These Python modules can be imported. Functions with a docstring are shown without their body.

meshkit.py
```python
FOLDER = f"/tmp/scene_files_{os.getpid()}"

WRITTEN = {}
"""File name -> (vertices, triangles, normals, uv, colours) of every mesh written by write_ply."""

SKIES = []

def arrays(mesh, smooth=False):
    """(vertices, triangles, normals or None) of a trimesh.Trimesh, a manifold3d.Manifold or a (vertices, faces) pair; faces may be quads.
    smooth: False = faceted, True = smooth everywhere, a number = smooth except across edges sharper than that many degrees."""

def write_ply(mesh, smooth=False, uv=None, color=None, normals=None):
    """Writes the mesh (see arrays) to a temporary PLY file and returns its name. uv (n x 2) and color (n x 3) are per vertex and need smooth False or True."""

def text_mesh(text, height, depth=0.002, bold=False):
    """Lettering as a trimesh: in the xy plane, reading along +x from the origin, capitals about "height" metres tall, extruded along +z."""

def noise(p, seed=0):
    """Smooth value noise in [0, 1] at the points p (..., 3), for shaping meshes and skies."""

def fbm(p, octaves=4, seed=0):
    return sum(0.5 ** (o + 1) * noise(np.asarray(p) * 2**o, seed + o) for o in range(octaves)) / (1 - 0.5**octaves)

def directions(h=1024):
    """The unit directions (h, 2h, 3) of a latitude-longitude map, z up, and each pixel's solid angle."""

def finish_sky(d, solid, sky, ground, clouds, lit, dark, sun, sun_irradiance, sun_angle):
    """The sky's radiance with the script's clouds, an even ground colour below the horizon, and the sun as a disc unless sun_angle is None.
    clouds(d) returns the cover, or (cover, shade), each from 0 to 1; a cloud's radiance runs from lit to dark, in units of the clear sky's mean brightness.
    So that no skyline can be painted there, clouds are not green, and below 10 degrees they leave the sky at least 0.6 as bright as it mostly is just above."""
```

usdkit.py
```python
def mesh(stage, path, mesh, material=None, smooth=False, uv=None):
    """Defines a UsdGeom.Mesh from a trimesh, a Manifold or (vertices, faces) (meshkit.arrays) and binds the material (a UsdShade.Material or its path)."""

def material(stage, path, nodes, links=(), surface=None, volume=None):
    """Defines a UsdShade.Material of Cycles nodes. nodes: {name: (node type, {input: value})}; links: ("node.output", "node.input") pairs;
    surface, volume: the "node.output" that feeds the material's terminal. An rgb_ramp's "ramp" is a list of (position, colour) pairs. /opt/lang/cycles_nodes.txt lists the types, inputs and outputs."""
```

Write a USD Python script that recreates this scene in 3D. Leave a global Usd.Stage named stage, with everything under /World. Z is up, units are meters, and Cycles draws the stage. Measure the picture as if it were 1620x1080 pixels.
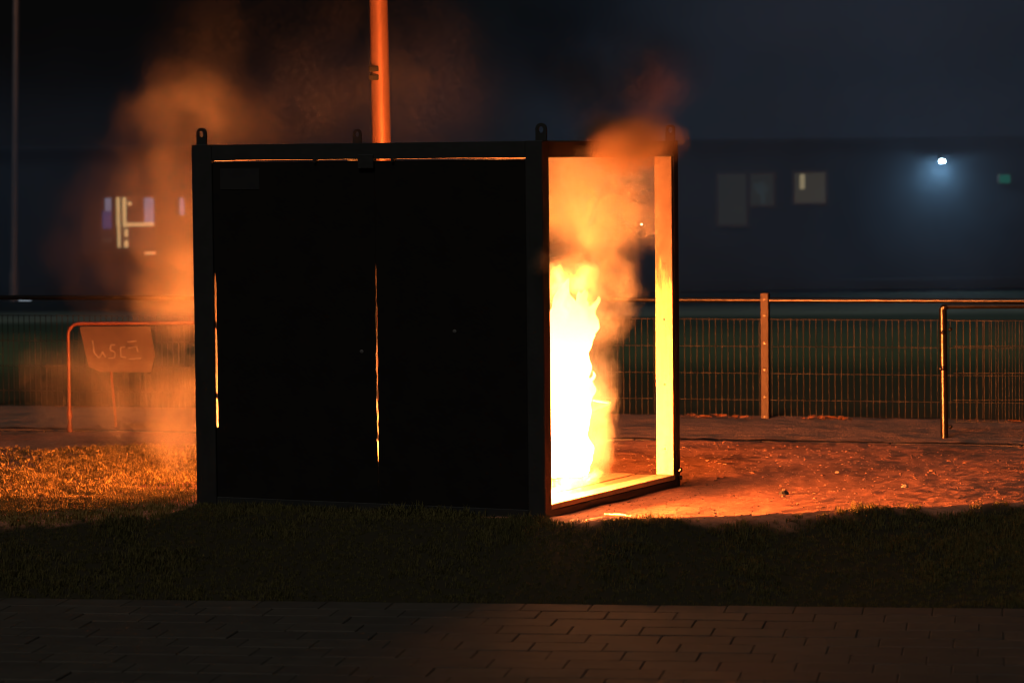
import math, random
import numpy as np, trimesh, manifold3d, usdkit, meshkit
from pxr import Usd, UsdGeom, UsdLux, UsdShade, Sdf, Gf, Vt
random.seed(7); rng = np.random.default_rng(7)
stage = Usd.Stage.CreateInMemory()
UsdGeom.SetStageUpAxis(stage, 'Z'); UsdGeom.SetStageMetersPerUnit(stage, 1.0)
UsdGeom.Xform.Define(stage, '/World'); UsdGeom.Scope.Define(stage, '/World/Looks')

# ------------------------------------------------------------------ camera, sky, sun, exposure
FPX, HC, PITCH, ROLL = 5100.0, 2.30, math.atan(292 / 5100), math.radians(0.57)
r0, u0 = np.array([1., 0, 0]), np.array([0, math.sin(PITCH), math.cos(PITCH)])
FWD = np.array([0, math.cos(PITCH), -math.sin(PITCH)])
RIGHT = math.cos(ROLL) * r0 - math.sin(ROLL) * u0
UP = math.cos(ROLL) * u0 + math.sin(ROLL) * r0
EYE = np.array([0, 0, HC])
cam = UsdGeom.Camera.Define(stage, '/World/camera')
m = np.eye(4); m[0, :3], m[1, :3], m[2, :3], m[3, :3] = RIGHT, UP, -FWD, EYE
cam.AddTransformOp().Set(Gf.Matrix4d(m.tolist()))
cam.CreateHorizontalApertureAttr(36.0); cam.CreateVerticalApertureAttr(24.0)
cam.CreateFocalLengthAttr(36.0 * FPX / 1620)
cam.CreateFStopAttr(2.4); cam.CreateFocusDistanceAttr(22.2)
cam.CreateExposureAttr(0.0)
SUN_ELEV, SUN_AZ = math.radians(48), math.radians(200)      # a distant street lamp behind the camera stands in for the sun

sky_mat = usdkit.material(stage, '/World/Looks/night_sky', {
    'sky': ('sky_texture', {'sky_type': 'single_scattering', 'sun_disc': False, 'sun_elevation': math.radians(-4.5), 'sun_rotation': SUN_AZ}),
    'geo': ('geometry', {}),
    'dir': ('vector_math', {'math_type': 'normalize'}), 'dot': ('vector_math', {'math_type': 'dot_product', 'vector2': (0.1219, 0.9923, 0.0209)}),
    'town': ('map_range', {'range_type': 'smoothstep', 'from_min': 0.985, 'from_max': 1.0}),
    'map': ('mapping', {'mapping_type': 'point', 'scale': (9, 9, 12), 'location': (1.7, 0.3, 0.55)}),
    'n': ('noise_texture', {'scale': 1.0, 'detail': 3.0, 'roughness': 0.5}), 'nm': ('map_range', {'from_min': 0.25, 'from_max': 0.75, 'to_min': 0.25, 'to_max': 1.0}),
    'f': ('math', {'math_type': 'multiply'}),
    'ramp': ('rgb_ramp', {'ramp': [(0.0, (0.022, 0.021, 0.022)), (0.3, (0.040, 0.050, 0.064)), (1.0, (0.15, 0.245, 0.42))]}),
    'mix': ('mix', {'mix_type': 'add', 'fac': 1.0}),
    'bg': ('background_shader', {'strength': 0.10})},
    [('geo.position', 'dir.vector1'), ('dir.vector', 'dot.vector1'), ('dot.value', 'town.value'), ('dir.vector', 'map.vector'), ('map.vector', 'n.vector'), ('n.fac', 'nm.value'), ('nm.result', 'f.value1'), ('town.result', 'f.value2'), ('f.value', 'ramp.fac'), ('sky.color', 'mix.color1'), ('ramp.color', 'mix.color2'), ('mix.color', 'bg.color')], surface='bg.background')
dome = UsdLux.DomeLight.Define(stage, '/World/sky')
UsdShade.MaterialBindingAPI.Apply(dome.GetPrim()).Bind(sky_mat)
dome.GetPrim().SetCustomDataByKey('kind', 'structure')
sun = UsdLux.DistantLight.Define(stage, '/World/street_glow')
sun.CreateNormalizeAttr(True); sun.CreateIntensityAttr(0.12); sun.CreateAngleAttr(14.0); sun.CreateColorAttr(Gf.Vec3f(1.0, 0.93, 0.80))
d = np.array([math.sin(SUN_AZ) * math.cos(SUN_ELEV), math.cos(SUN_AZ) * math.cos(SUN_ELEV), math.sin(SUN_ELEV)])
zx = np.cross([0, 0, 1], d); zx /= np.linalg.norm(zx); zy = np.cross(d, zx)
m = np.eye(4); m[0, :3], m[1, :3], m[2, :3] = zx, zy, d
sun.AddTransformOp().Set(Gf.Matrix4d(m.tolist()))

# ------------------------------------------------------------------ helpers
def ray(px, py):
    return FWD + RIGHT * ((px - 810) / FPX) + UP * ((540 - py) / FPX)
def at_depth(px, py, y):                       # point on the vertical plane y = const
    r = ray(px, py); return EYE + r * (y / r[1])
def on_ground(px, py, z=0.0):
    r = ray(px, py); return EYE + r * ((z - HC) / r[2])
names = {}
def path_for(name, parent=None):
    base = (str(parent.GetPath()) if parent is not None else '/World') + '/' + name
    n = names.get(base, 0); names[base] = n + 1
    return base if n == 0 else f'{base}_{n:03d}'
def tag(p, label=None, cat=None, group=None, kind=None):
    p = p.GetPrim() if hasattr(p, 'GetPrim') else p
    for k, v in (('label', label), ('category', cat), ('group', group), ('kind', kind)):
        if v: p.SetCustomDataByKey(k, v)
    return p
def obj(name, mesh, mat, parent=None, smooth=False, **kw):
    return tag(usdkit.mesh(stage, path_for(name, parent), mesh, mat, smooth=smooth), **kw)
def thing(name, loc=(0, 0, 0), rz=0.0, **kw):
    x = UsdGeom.Xform.Define(stage, path_for(name)); x.AddTranslateOp().Set(Gf.Vec3d(*map(float, loc))); x.AddRotateZOp().Set(math.degrees(rz))
    return tag(x, **kw)
cat = trimesh.util.concatenate
def box(x0, x1, y0, y1, z0, z1, c=0.003):
    a, b = np.array([x0, y0, z0], float), np.array([x1, y1, z1], float)
    c = min(c, 0.3 * (b - a).min())
    if c <= 0: return trimesh.creation.box(bounds=[a, b])
    pts = []
    for i in range(8):
        s = np.array([(i >> k) & 1 for k in range(3)]); p = np.where(s, b, a)
        for k in range(3):
            q = p + np.where(s, -c, c); q[k] = p[k]; pts.append(q)
    return trimesh.convex.convex_hull(np.array(pts))
def tube(p, q, r, n=12, r2=None):
    p, q = np.array(p, float), np.array(q, float); d = q - p; L = np.linalg.norm(d)
    prof = [[0, 0], [r, 0], [r if r2 is None else r2, L], [0, L]]
    t = trimesh.creation.revolve(prof, sections=n)
    t.apply_transform(trimesh.geometry.align_vectors([0, 0, 1], d / L)); t.apply_translation(p); return t
def sweep(pts, r, n=10):
    pts = np.array(pts, float); V, F = [], []
    for i, p in enumerate(pts):
        t = pts[min(i + 1, len(pts) - 1)] - pts[max(i - 1, 0)]; t /= np.linalg.norm(t)
        a = np.cross(t, [0, 1, 0.01]); a /= np.linalg.norm(a); b = np.cross(t, a)
        for k in range(n):
            w = 2 * math.pi * k / n; V.append(p + r * (math.cos(w) * a + math.sin(w) * b))
    for i in range(len(pts) - 1):
        for k in range(n):
            F.append([i * n + k, i * n + (k + 1) % n, (i + 1) * n + (k + 1) % n, (i + 1) * n + k])
    V, F = np.array(V), np.array(F)
    F = np.vstack([F[:, [0, 1, 2]], F[:, [0, 2, 3]]])
    caps = [[0, k + 1, k] for k in range(1, n - 1)] + [[len(V) - n, len(V) - n + k, len(V) - n + k + 1] for k in range(1, n - 1)]
    m = trimesh.Trimesh(V, np.vstack([F, caps]), process=False); m.fix_normals(); return m
def bolt(c, axis, r=0.009, h=0.008):
    c, axis = np.array(c, float), np.array(axis, float); return tube(c, c + axis * h, r, 8, r * 0.75)
def mat(name, color, rough=0.7, metal=0.0, var=0.25, scale=6.0, bump=0.0, bscale=60.0, color2=None, spec=0.5, stretch=(1, 1, 1)):
    c = np.array(color, float); c2 = np.array(color2) if color2 is not None else c * (1 - var)
    nodes = {'geo': ('texture_coordinate', {}), 'map': ('mapping', {'mapping_type': 'point', 'scale': stretch}),
             'n': ('noise_texture', {'scale': scale, 'detail': 5.0, 'roughness': 0.6}),
             'r': ('rgb_ramp', {'ramp': [(0.3, tuple(c2)), (0.7, tuple(c))]}),
             'p': ('principled_bsdf', {'roughness': rough, 'metallic': metal, 'specular_ior_level': spec})}
    links = [('geo.object', 'map.vector'), ('map.vector', 'n.vector'), ('n.fac', 'r.fac'), ('r.color', 'p.base_color')]
    if bump:
        nodes['n2'] = ('noise_texture', {'scale': bscale, 'detail': 4.0}); nodes['b'] = ('bump', {'strength': bump, 'distance': 0.01})
        links += [('map.vector', 'n2.vector'), ('n2.fac', 'b.height'), ('b.normal', 'p.normal')]
    return usdkit.material(stage, '/World/Looks/' + name, nodes, links, surface='p.BSDF')
def glow(name, color, strength):
    return usdkit.material(stage, '/World/Looks/' + name, {'e': ('emission', {'color': color, 'strength': strength})}, [], surface='e.emission')

M = {}
M['black_steel'] = mat('black_steel', (0.020, 0.022, 0.023), 0.55, 0, 0.4, 9, 0.15, 40)
M['soot_panel'] = mat('soot_panel', (0.010, 0.008, 0.007), 0.8, 0, 0.5, 5, 0.2, 30, spec=0.2)
M['pine'] = mat('pine', (0.55, 0.40, 0.22), 0.6, 0, 0.2, 3, 0.15, 30, stretch=(8, 8, 0.7))
M['board'] = usdkit.material(stage, '/World/Looks/charred_board', {
    'tc': ('texture_coordinate', {}), 'sep': ('separate_xyz', {}), 'h': ('map_range', {'from_min': 1.0, 'from_max': 2.4}),
    'map': ('mapping', {'scale': (14, 14, 2.2)}), 'n': ('noise_texture', {'scale': 1.0, 'detail': 6.0, 'roughness': 0.65}),
    'sum': ('math', {'math_type': 'add'}), 'gt': ('map_range', {'from_min': 0.78, 'from_max': 0.90}),
    'map2': ('mapping', {'scale': (30, 30, 1.2)}), 'g': ('noise_texture', {'scale': 1.0, 'detail': 4.0}),
    'wood': ('rgb_ramp', {'ramp': [(0.35, (0.11, 0.060, 0.024)), (0.65, (0.17, 0.102, 0.045))]}),
    'mix': ('mix_color', {'b': (0.026, 0.011, 0.005)}), 'p': ('principled_bsdf', {'roughness': 0.65})},
    [('tc.object', 'sep.vector'), ('sep.z', 'h.value'), ('tc.object', 'map.vector'), ('map.vector', 'n.vector'), ('h.result', 'sum.value1'), ('n.fac', 'sum.value2'), ('sum.value', 'gt.value'),
     ('tc.object', 'map2.vector'), ('map2.vector', 'g.vector'), ('g.fac', 'wood.fac'), ('gt.result', 'mix.fac'), ('wood.color', 'mix.a'), ('mix.result', 'p.base_color')], surface='p.BSDF')
M['floor'] = mat('scorched_floor', (0.30, 0.17, 0.08), 0.7, 0, 0.6, 3, 0.15, 30, stretch=(8, .7, 8))
M['char'] = mat('char', (0.03, 0.025, 0.02), 0.9, 0, 0.6, 20, 0.4, 50)
M['galv'] = mat('galvanised_steel', (0.045, 0.038, 0.034), 0.30, 0.9, 0.25, 12, 0.05, 80)
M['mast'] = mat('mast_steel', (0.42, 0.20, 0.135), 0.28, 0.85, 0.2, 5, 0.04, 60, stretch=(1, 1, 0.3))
M['post_steel'] = mat('post_steel', (0.030, 0.012, 0.006), 0.65, 0.0, 0.4, 18, 0.1, 60)
M['wire'] = mat('wire_steel', (0.042, 0.038, 0.034), 0.75, 0.0, 0.85, 7, spec=0.08)
M['dull_pole'] = mat('dull_pole', (0.16, 0.18, 0.22), 0.5, 0.3, 0.2, 5)
M['red_paint'] = mat('red_paint', (0.10, 0.022, 0.012), 0.6, 0, 0.3, 15)
M['sign_dark'] = mat('sign_dark', (0.035, 0.017, 0.014), 0.7, 0, 0.35, 10)
M['chalk'] = mat('chalk', (0.13, 0.11, 0.10), 0.8, 0, 0.4, 30)
M['rubber'] = mat('rubber', (0.006, 0.006, 0.006), 0.95, spec=0.05)
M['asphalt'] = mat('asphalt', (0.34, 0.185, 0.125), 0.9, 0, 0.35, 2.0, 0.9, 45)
M['kerb'] = mat('kerb_concrete', (0.06, 0.045, 0.04), 0.85, 0, 0.3, 5, 0.3, 60)
for k, c in enumerate([(0.062, 0.053, 0.043), (0.054, 0.046, 0.038), (0.068, 0.057, 0.046), (0.057, 0.047, 0.039)]):
    M[f'slab{k}'] = mat(f'paving_slab_{k}', c, 0.8, 0, 0.35, 7, 0.5, 70)
M['joint'] = mat('joint_sand', (0.018, 0.016, 0.013), 0.95, 0, 0.3, 20)
M['brick_wall'] = usdkit.material(stage, '/World/Looks/clubhouse_wall', {'tc': ('texture_coordinate', {}), 'n': ('noise_texture', {'scale': 2.5, 'detail': 5.0}), 'mx': ('mix_color', {'a': (0.020, 0.036, 0.062), 'b': tuple(.6 * q for q in (0.020, 0.036, 0.062))}), 'd': ('diffuse_bsdf', {})}, [('tc.object', 'n.vector'), ('n.fac', 'mx.fac'), ('mx.result', 'd.color')], surface='d.BSDF')
M['fascia'] = usdkit.material(stage, '/World/Looks/fascia', {'tc': ('texture_coordinate', {}), 'n': ('noise_texture', {'scale': 2.5, 'detail': 5.0}), 'mx': ('mix_color', {'a': (0.020, 0.030, 0.046), 'b': tuple(.6 * q for q in (0.020, 0.030, 0.046))}), 'd': ('diffuse_bsdf', {})}, [('tc.object', 'n.vector'), ('n.fac', 'mx.fac'), ('mx.result', 'd.color')], surface='d.BSDF')
M['frame'] = mat('window_frame', (0.05, 0.05, 0.055), 0.6)
M['blind'] = mat('blind', (0.12, 0.10, 0.13), 0.8)
M['stone'] = mat('stone', (0.22, 0.17, 0.13), 0.85, 0, 0.4, 20, 0.4, 50)
M['leaf'] = mat('dry_leaf', (0.35, 0.14, 0.06), 0.7, 0, 0.5, 8)

# ------------------------------------------------------------------ setting: ground, path, pitch, pavement
CX = np.array([-30, -3.3, -2.5, -1.6, -0.5, 0.25, 0.8, 1.55, 2.4, 3.3, 30])
CY = np.array([20.45, 20.40, 20.50, 20.55, 20.10, 19.85, 19.55, 19.75, 20.05, 20.35, 20.4])
def crest(x): return np.interp(x, CX, CY)
EDGE_SLOPE = -0.148
ZP = -0.35
def edge(x): return 19.06 + EDGE_SLOPE * np.clip(x, -12, 12)
def fence_y(x): return 28.62 - 0.305 * x
def ground_z(x, y, rough=True):
    x, y = np.asarray(x, float), np.asarray(y, float)
    c, e = crest(x) + 0.10, edge(x)
    t = np.clip((c - y) / np.maximum(c - e, 0.3), 0, 1)
    z = -(t ** 1.15) * (0.37) - 0.10 * np.clip((e - y) / 0.1, 0, 1)
    if rough:
        p = np.stack([x, y, x * 0], -1)
        path = np.clip((y - (fence_y(x) - 2.3)) / 0.3, 0, 1) + np.clip((e - y) / 0.1, 0, 1)
        k = 1 - np.clip(path, 0, 1)
        box_pad = np.clip(1.5 - np.hypot(x + .5, y - 21.9) / 1.2, 0, 1) * 0.6
        k = k * (1 - box_pad)
        z = z + 0.065 * np.exp(-((y - c - .10) / .20) ** 2) * np.clip((x - .25) / .35, 0, 1)  # low ridge added on the right to keep firelight off the pavement
        z = z + k * (0.034 * (meshkit.fbm(p * 1.3, 2, 3) - .5) + 0.011 * (meshkit.fbm(p * 7, 3, 11) - .5) + 0.012 * (meshkit.fbm(p * 24, 2, 5) - .5)) - 0.045 * np.clip(path, 0, 1)
    return z
def spaced(lo, hi, step, far):
    out, s = [], step
    v = lo
    while v > far[0]: s *= 1.5; v -= s; out.append(v)
    mid = list(np.arange(lo, hi + step / 2, step))
    hi2, s, v = [], step, hi
    while v < far[1]: s *= 1.5; v += s; hi2.append(v)
    return np.array(out[::-1] + mid + hi2)
xs, ys = spaced(-4.6, 4.9, 0.035, (-300, 300)), spaced(18.2, 27.4, 0.035, (-60, 900))
gx, gy = np.meshgrid(xs, ys)
gz = ground_z(gx, gy)
V = np.stack([gx, gy, gz], -1).reshape(-1, 3)
nx, ny = len(xs), len(ys)
i = (np.arange(ny - 1)[:, None] * nx + np.arange(nx - 1)).ravel()
F = np.stack([i, i + 1, i + nx + 1, i + nx], 1)
M['dirt'] = usdkit.material(stage, '/World/Looks/trodden_dirt', {
    'geo': ('geometry', {}), 'n': ('noise_texture', {'scale': 1.1, 'detail': 6.0, 'roughness': 0.65}), 'n2': ('noise_texture', {'scale': 24.0, 'detail': 5.0, 'roughness': 0.7}),
    'r': ('rgb_ramp', {'ramp': [(0.3, (0.30, 0.125, 0.07)), (0.5, (0.43, 0.185, 0.11)), (0.72, (0.53, 0.235, 0.145))]}),
    'r2': ('rgb_ramp', {'ramp': [(0.3, (0.55, 0.5, 0.45)), (0.6, (1, 1, 1))]}),
    'mx': ('mix', {'mix_type': 'multiply', 'fac': 1.0}),
    'soil': ('mix_color', {'b': (0.028, 0.024, 0.014)}), 'att': ('attribute', {'attribute': 'turf'}),
    'bmp': ('bump', {'strength': 0.4, 'distance': 0.008}), 'p': ('principled_bsdf', {'roughness': 0.92, 'specular_ior_level': 0.2})},
    [('geo.position', 'n.vector'), ('geo.position', 'n2.vector'), ('n.fac', 'r.fac'), ('n2.fac', 'r2.fac'), ('r.color', 'mx.color1'), ('r2.color', 'mx.color2'), ('mx.color', 'soil.a'), ('att.fac', 'soil.fac'),
     ('soil.result', 'p.base_color'), ('n2.fac', 'bmp.height'), ('bmp.normal', 'p.normal')], surface='p.BSDF')
TX = np.array([-30, -3.3, -2.3, -2.1, -1.0, 0.15, 0.45, 0.8, 1.55, 2.4, 3.3, 30])
TY = np.array([20.45, 20.45, 20.7, 21.52, 20.98, 20.36, 19.97, 19.70, 19.90, 20.18, 20.48, 20.5])
def turf_amount(x, y):                           # where grass grows: the bank, and the ground left of the container
    p = np.stack([x, y, x * 0], -1)
    j = 0.34 * (meshkit.fbm(p * 2.2, 3, 21) - .5) + 0.10 * (meshkit.fbm(p * 9, 2, 22) - .5)
    bank = np.clip((np.interp(x, TX, TY) + 0.02 + j - y) / 0.10, 0, 1)
    return bank
def left_turf(x, y):
    p = np.stack([x, y, x * 0], -1)
    j = 0.9 * (meshkit.fbm(p * 1.1, 3, 31) - .5)
    return np.clip((-1.5 + j - x) / 0.3, 0, 1) * np.clip((26.0 - y + j) / 0.4, 0, 1)
g = usdkit.mesh(stage, '/World/ground', (V, F), M['dirt'], smooth=True)
tag(g, kind='structure')
ta = np.clip(turf_amount(V[:, 0], V[:, 1]) + 0.0 * left_turf(V[:, 0], V[:, 1]), 0, 1)
UsdGeom.PrimvarsAPI(g).CreatePrimvar('turf', Sdf.ValueTypeNames.FloatArray, 'vertex').Set(Vt.FloatArray.FromNumpy(ta.astype(np.float32)))

def strip(name, y0, y1, z, material, x0=-60, x1=60, n=60, **kw):
    X = np.linspace(x0, x1, n); a, b = np.stack([X, y0(X), X * 0 + z], 1), np.stack([X, y1(X), X * 0 + z], 1)
    V = np.vstack([a, b]); k = np.arange(n - 1); return obj(name, (V, np.stack([k, k + 1, k + 1 + n, k + n], 1)), material, **kw)
pxs, pts_ = spaced(-5.0, 5.0, 0.05, (-80, 80)), np.linspace(-2.15, 0.25, 49)
pgx, pgt = np.meshgrid(pxs, pts_); pgy = fence_y(pgx) + pgt; pq = np.stack([pgx, pgy, pgx * 0], -1)
pgz = 0.008 + 0.012 * (meshkit.fbm(pq * 9, 3, 61) - .5) + 0.012 * (meshkit.fbm(pq * 1.7, 2, 62) - .5)
i_ = (np.arange(len(pts_) - 1)[:, None] * len(pxs) + np.arange(len(pxs) - 1)).ravel()
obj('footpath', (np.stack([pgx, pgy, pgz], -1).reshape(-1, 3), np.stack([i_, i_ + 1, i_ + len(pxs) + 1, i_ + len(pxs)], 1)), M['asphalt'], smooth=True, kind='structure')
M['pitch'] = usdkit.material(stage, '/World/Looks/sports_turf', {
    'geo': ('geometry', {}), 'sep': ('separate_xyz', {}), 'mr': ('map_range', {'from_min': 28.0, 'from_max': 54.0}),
    'r': ('rgb_ramp', {'ramp': [(0.0, (0.075, 0.070, 0.040)), (0.16, (0.068, 0.072, 0.040)), (0.24, (0.060, 0.085, 0.045)), (0.34, (0.13, 0.190, 0.095)), (0.48, (0.115, 0.165, 0.092)), (0.60, (0.05, 0.085, 0.062)), (0.67, (0.05, 0.085, 0.068)), (0.71, (0.19, 0.25, 0.22)), (0.79, (0.13, 0.18, 0.16)), (0.83, (0.008, 0.02, 0.02)), (1.0, (0.008, 0.02, 0.02))]}),  # turf colour with bright and dark bands of light painted in by depth
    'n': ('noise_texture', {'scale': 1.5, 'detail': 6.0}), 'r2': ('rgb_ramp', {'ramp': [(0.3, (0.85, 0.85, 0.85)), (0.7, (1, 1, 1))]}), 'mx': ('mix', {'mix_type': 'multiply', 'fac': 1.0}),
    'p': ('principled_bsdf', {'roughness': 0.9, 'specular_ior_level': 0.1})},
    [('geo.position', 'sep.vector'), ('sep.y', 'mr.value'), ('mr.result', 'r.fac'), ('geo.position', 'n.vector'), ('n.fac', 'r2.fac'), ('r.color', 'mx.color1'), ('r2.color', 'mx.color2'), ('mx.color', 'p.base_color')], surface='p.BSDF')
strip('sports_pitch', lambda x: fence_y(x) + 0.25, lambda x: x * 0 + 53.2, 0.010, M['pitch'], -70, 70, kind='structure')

# kerb along the footpath's near side
kx = np.arange(-9, 9.01, 1.0)
kerb = thing('kerb_edging', kind='structure')
for a, b in zip(kx[:-1], kx[1:]):
    pa, pb = np.array([a + .004, fence_y(a) - 2.20, 0]), np.array([b - .004, fence_y(b) - 2.20, 0])
    d_ = pb - pa; L_ = np.linalg.norm(d_); k = box(0, L_, -0.05, 0.05, -0.1, 0.003 + 0.005 * random.random(), 0.006)
    k.apply_transform(trimesh.transformations.rotation_matrix(math.atan2(d_[1], d_[0]), [0, 0, 1])); k.apply_translation(pa)
    obj('kerb_stone', k, M['kerb'], kerb)

# pavement of slabs in the foreground
ang = math.atan(EDGE_SLOPE)
pave = thing('pavement', (0, float(edge(0)), ZP), ang, kind='structure')
obj('joint_bed', box(-14, 14, -22, 0.0, -0.09, -0.010, 0), M['joint'], pave)
SW, SD = 0.40, 0.30
for row in range(13):
    y1 = -row * SD - 0.004
    off = (row % 3) * SW / 3 + 0.07
    n_in = 10
    for c in range(-n_in, n_in + 1):
        x0 = c * SW + off
        if not -4.0 < x0 + SW / 2 < 4.0: continue
        s = box(x0 + .0018, x0 + SW - .0018, y1 - SD + .006, y1 - .006, -0.06, 0, 0.005)
        ctr = np.array([x0 + SW / 2, y1 - SD / 2, 0])
        s.apply_translation(-ctr)
        s.apply_transform(trimesh.transformations.euler_matrix(random.gauss(0, .004), random.gauss(0, .003), random.gauss(0, .004)))
        s.apply_translation(ctr + [0, 0, random.gauss(0, .0014)])
        obj('slab', s, M[f'slab{random.randrange(4)}'], pave)
M['far_paving'] = usdkit.material(stage, '/World/Looks/far_paving', {'tc': ('texture_coordinate', {}), 'b': ('brick_texture', {'color1': (0.055, 0.047, 0.038), 'color2': (0.048, 0.04, 0.033), 'mortar': (0.02, 0.018, 0.015), 'scale': 1.0, 'brick_width': SW, 'row_height': SD, 'mortar_size': 0.006}), 'p': ('principled_bsdf', {'roughness': 0.85})},
    [('tc.object', 'b.vector'), ('b.color', 'p.base_color')], surface='p.BSDF')
obj('plain_paving', cat([box(-14, 14, -22, -13 * SD - .004, -0.02, -0.004, 0), box(-14, -4.1, -13 * SD, -.004, -0.02, -0.004, 0), box(4.1, 14, -13 * SD, -.004, -0.02, -0.004, 0)]), M['far_paving'], pave)

# ------------------------------------------------------------------ clubhouse behind the pitch
BY = 54.5
club = thing('clubhouse', (0, BY, 0), label='long dark low clubhouse with dim lit windows beyond the pitch', cat='building')
def on_wall(px, py): p = at_depth(px, py, BY); return p[0], p[2]
obj('wall', box(-32, 34, 0.0, 8.0, 0, 2.46, 0), M['brick_wall'], club)
obj('roof', box(-32.3, 34.3, -0.2, 8.3, 2.463, 2.56, 0.02), M['fascia'], club)
obj('fascia_band', box(-32, 34, -0.06, -0.003, 2.36, 2.455, 0.01), M['fascia'], club)
obj('plinth', box(-32, 34, -0.06, -0.003, 0, 0.18, 0.01), M['fascia'], club)
M['win_blue'] = glow('window_blue', (0.16, 0.26, 0.85), 0.16)
M['win_warm'] = glow('window_warm', (1.0, 0.66, 0.28), 0.75)
M['win_pale'] = glow('window_pale', (0.55, 0.66, 1.0), 0.26)
M['win_dim'] = glow('window_dim', (0.62, 0.60, 0.46), 0.040)
M['win_cool'] = glow('window_cool', (0.45, 0.6, 0.6), 0.070)
M['win_brown'] = glow('window_brown', (0.75, 0.62, 0.42), 0.075)
M['strip_lit'] = glow('window_strip', (1.0, 0.80, 0.45), 0.40)
M['exit_glow'] = glow('exit_glow', (0.05, 0.75, 0.5), 0.16)
def wrect(name, x0, y0, x1, y1, material, d0, d1, parent):
    (a, t), (b, s) = on_wall(x0, y0), on_wall(x1, y1)
    return obj(name, box(min(a, b), max(a, b), d0, d1, min(s, t), max(s, t), 0.004), material, parent)
def window(x0, y0, x1, y1, material, mull=True, label=None):
    f = None
    (a, t), (b, s) = on_wall(x0, y0), on_wall(x1, y1); w = .05
    fr = cat([box(a - w, a, -.06, -.002, s - w, t + w), box(b, b + w, -.06, -.002, s - w, t + w), box(a, b, -.06, -.002, s - w, s), box(a, b, -.06, -.002, t, t + w)])
    f = obj('window', fr, M['frame'], club, label=label)
    obj('pane', box(a, b, -.025, -.004, s, t, 0), material, f)
    return f
w1 = window(161, 313, 178, 386, M['blind'], label='narrow window with a blue glow')
wrect('lit_pane', 166, 313, 178, 334, M['win_pale'], -.033, -.0255, w1); wrect('lit_pane', 162, 334, 178, 362, M['win_blue'], -.033, -.0255, w1)
wrect('sill_panel', 160, 377, 178, 383, M['win_dim'], -.033, -.0255, w1)
w2 = window(184, 312, 245, 391, M['win_warm'], label='window with warm light leaking round its dark blinds')
for r in ((190, 312, 195, 391), (200, 312, 245, 352), (203, 358, 245, 391), (184, 358, 186.5, 391), (195, 359, 203, 362), (195, 375, 203, 380), (195, 362, 197.5, 375), (195, 380, 197, 391)):
    wrect('blind', *r, M['blind'], -.034, -.0255, w2)
wrect('pale_pane', 228, 313, 245, 352, M['win_pale'], -.037, -.0345, w2)
gx_, gz_ = on_wall(206, 322); gl = trimesh.creation.icosphere(2, 0.035); gl.apply_translation([gx_, -.07, gz_]); obj('globe_lamp', gl, M['win_warm'], w2)
window(284, 313, 292, 340, M['win_pale'])
window(1136, 276, 1180, 354, M['win_dim'], label='tall dim olive window')
w4 = window(1187, 276, 1223, 324, M['win_dim'])
for r in ((1193, 290, 1199, 302), (1201, 288, 1208, 306), (1204, 306, 1210, 322), (1210, 296, 1216, 304), (1196, 302, 1204, 308)):
    wrect('pale_shape', *r, M['win_cool'], -.034, -.0255, w4)
w5 = window(1257, 274, 1305, 320, M['win_brown'], label='brown lit window with a bright strip')
wrect('bright_strip', 1265, 276, 1273, 299, M['strip_lit'], -.034, -.0255, w5)
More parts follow.
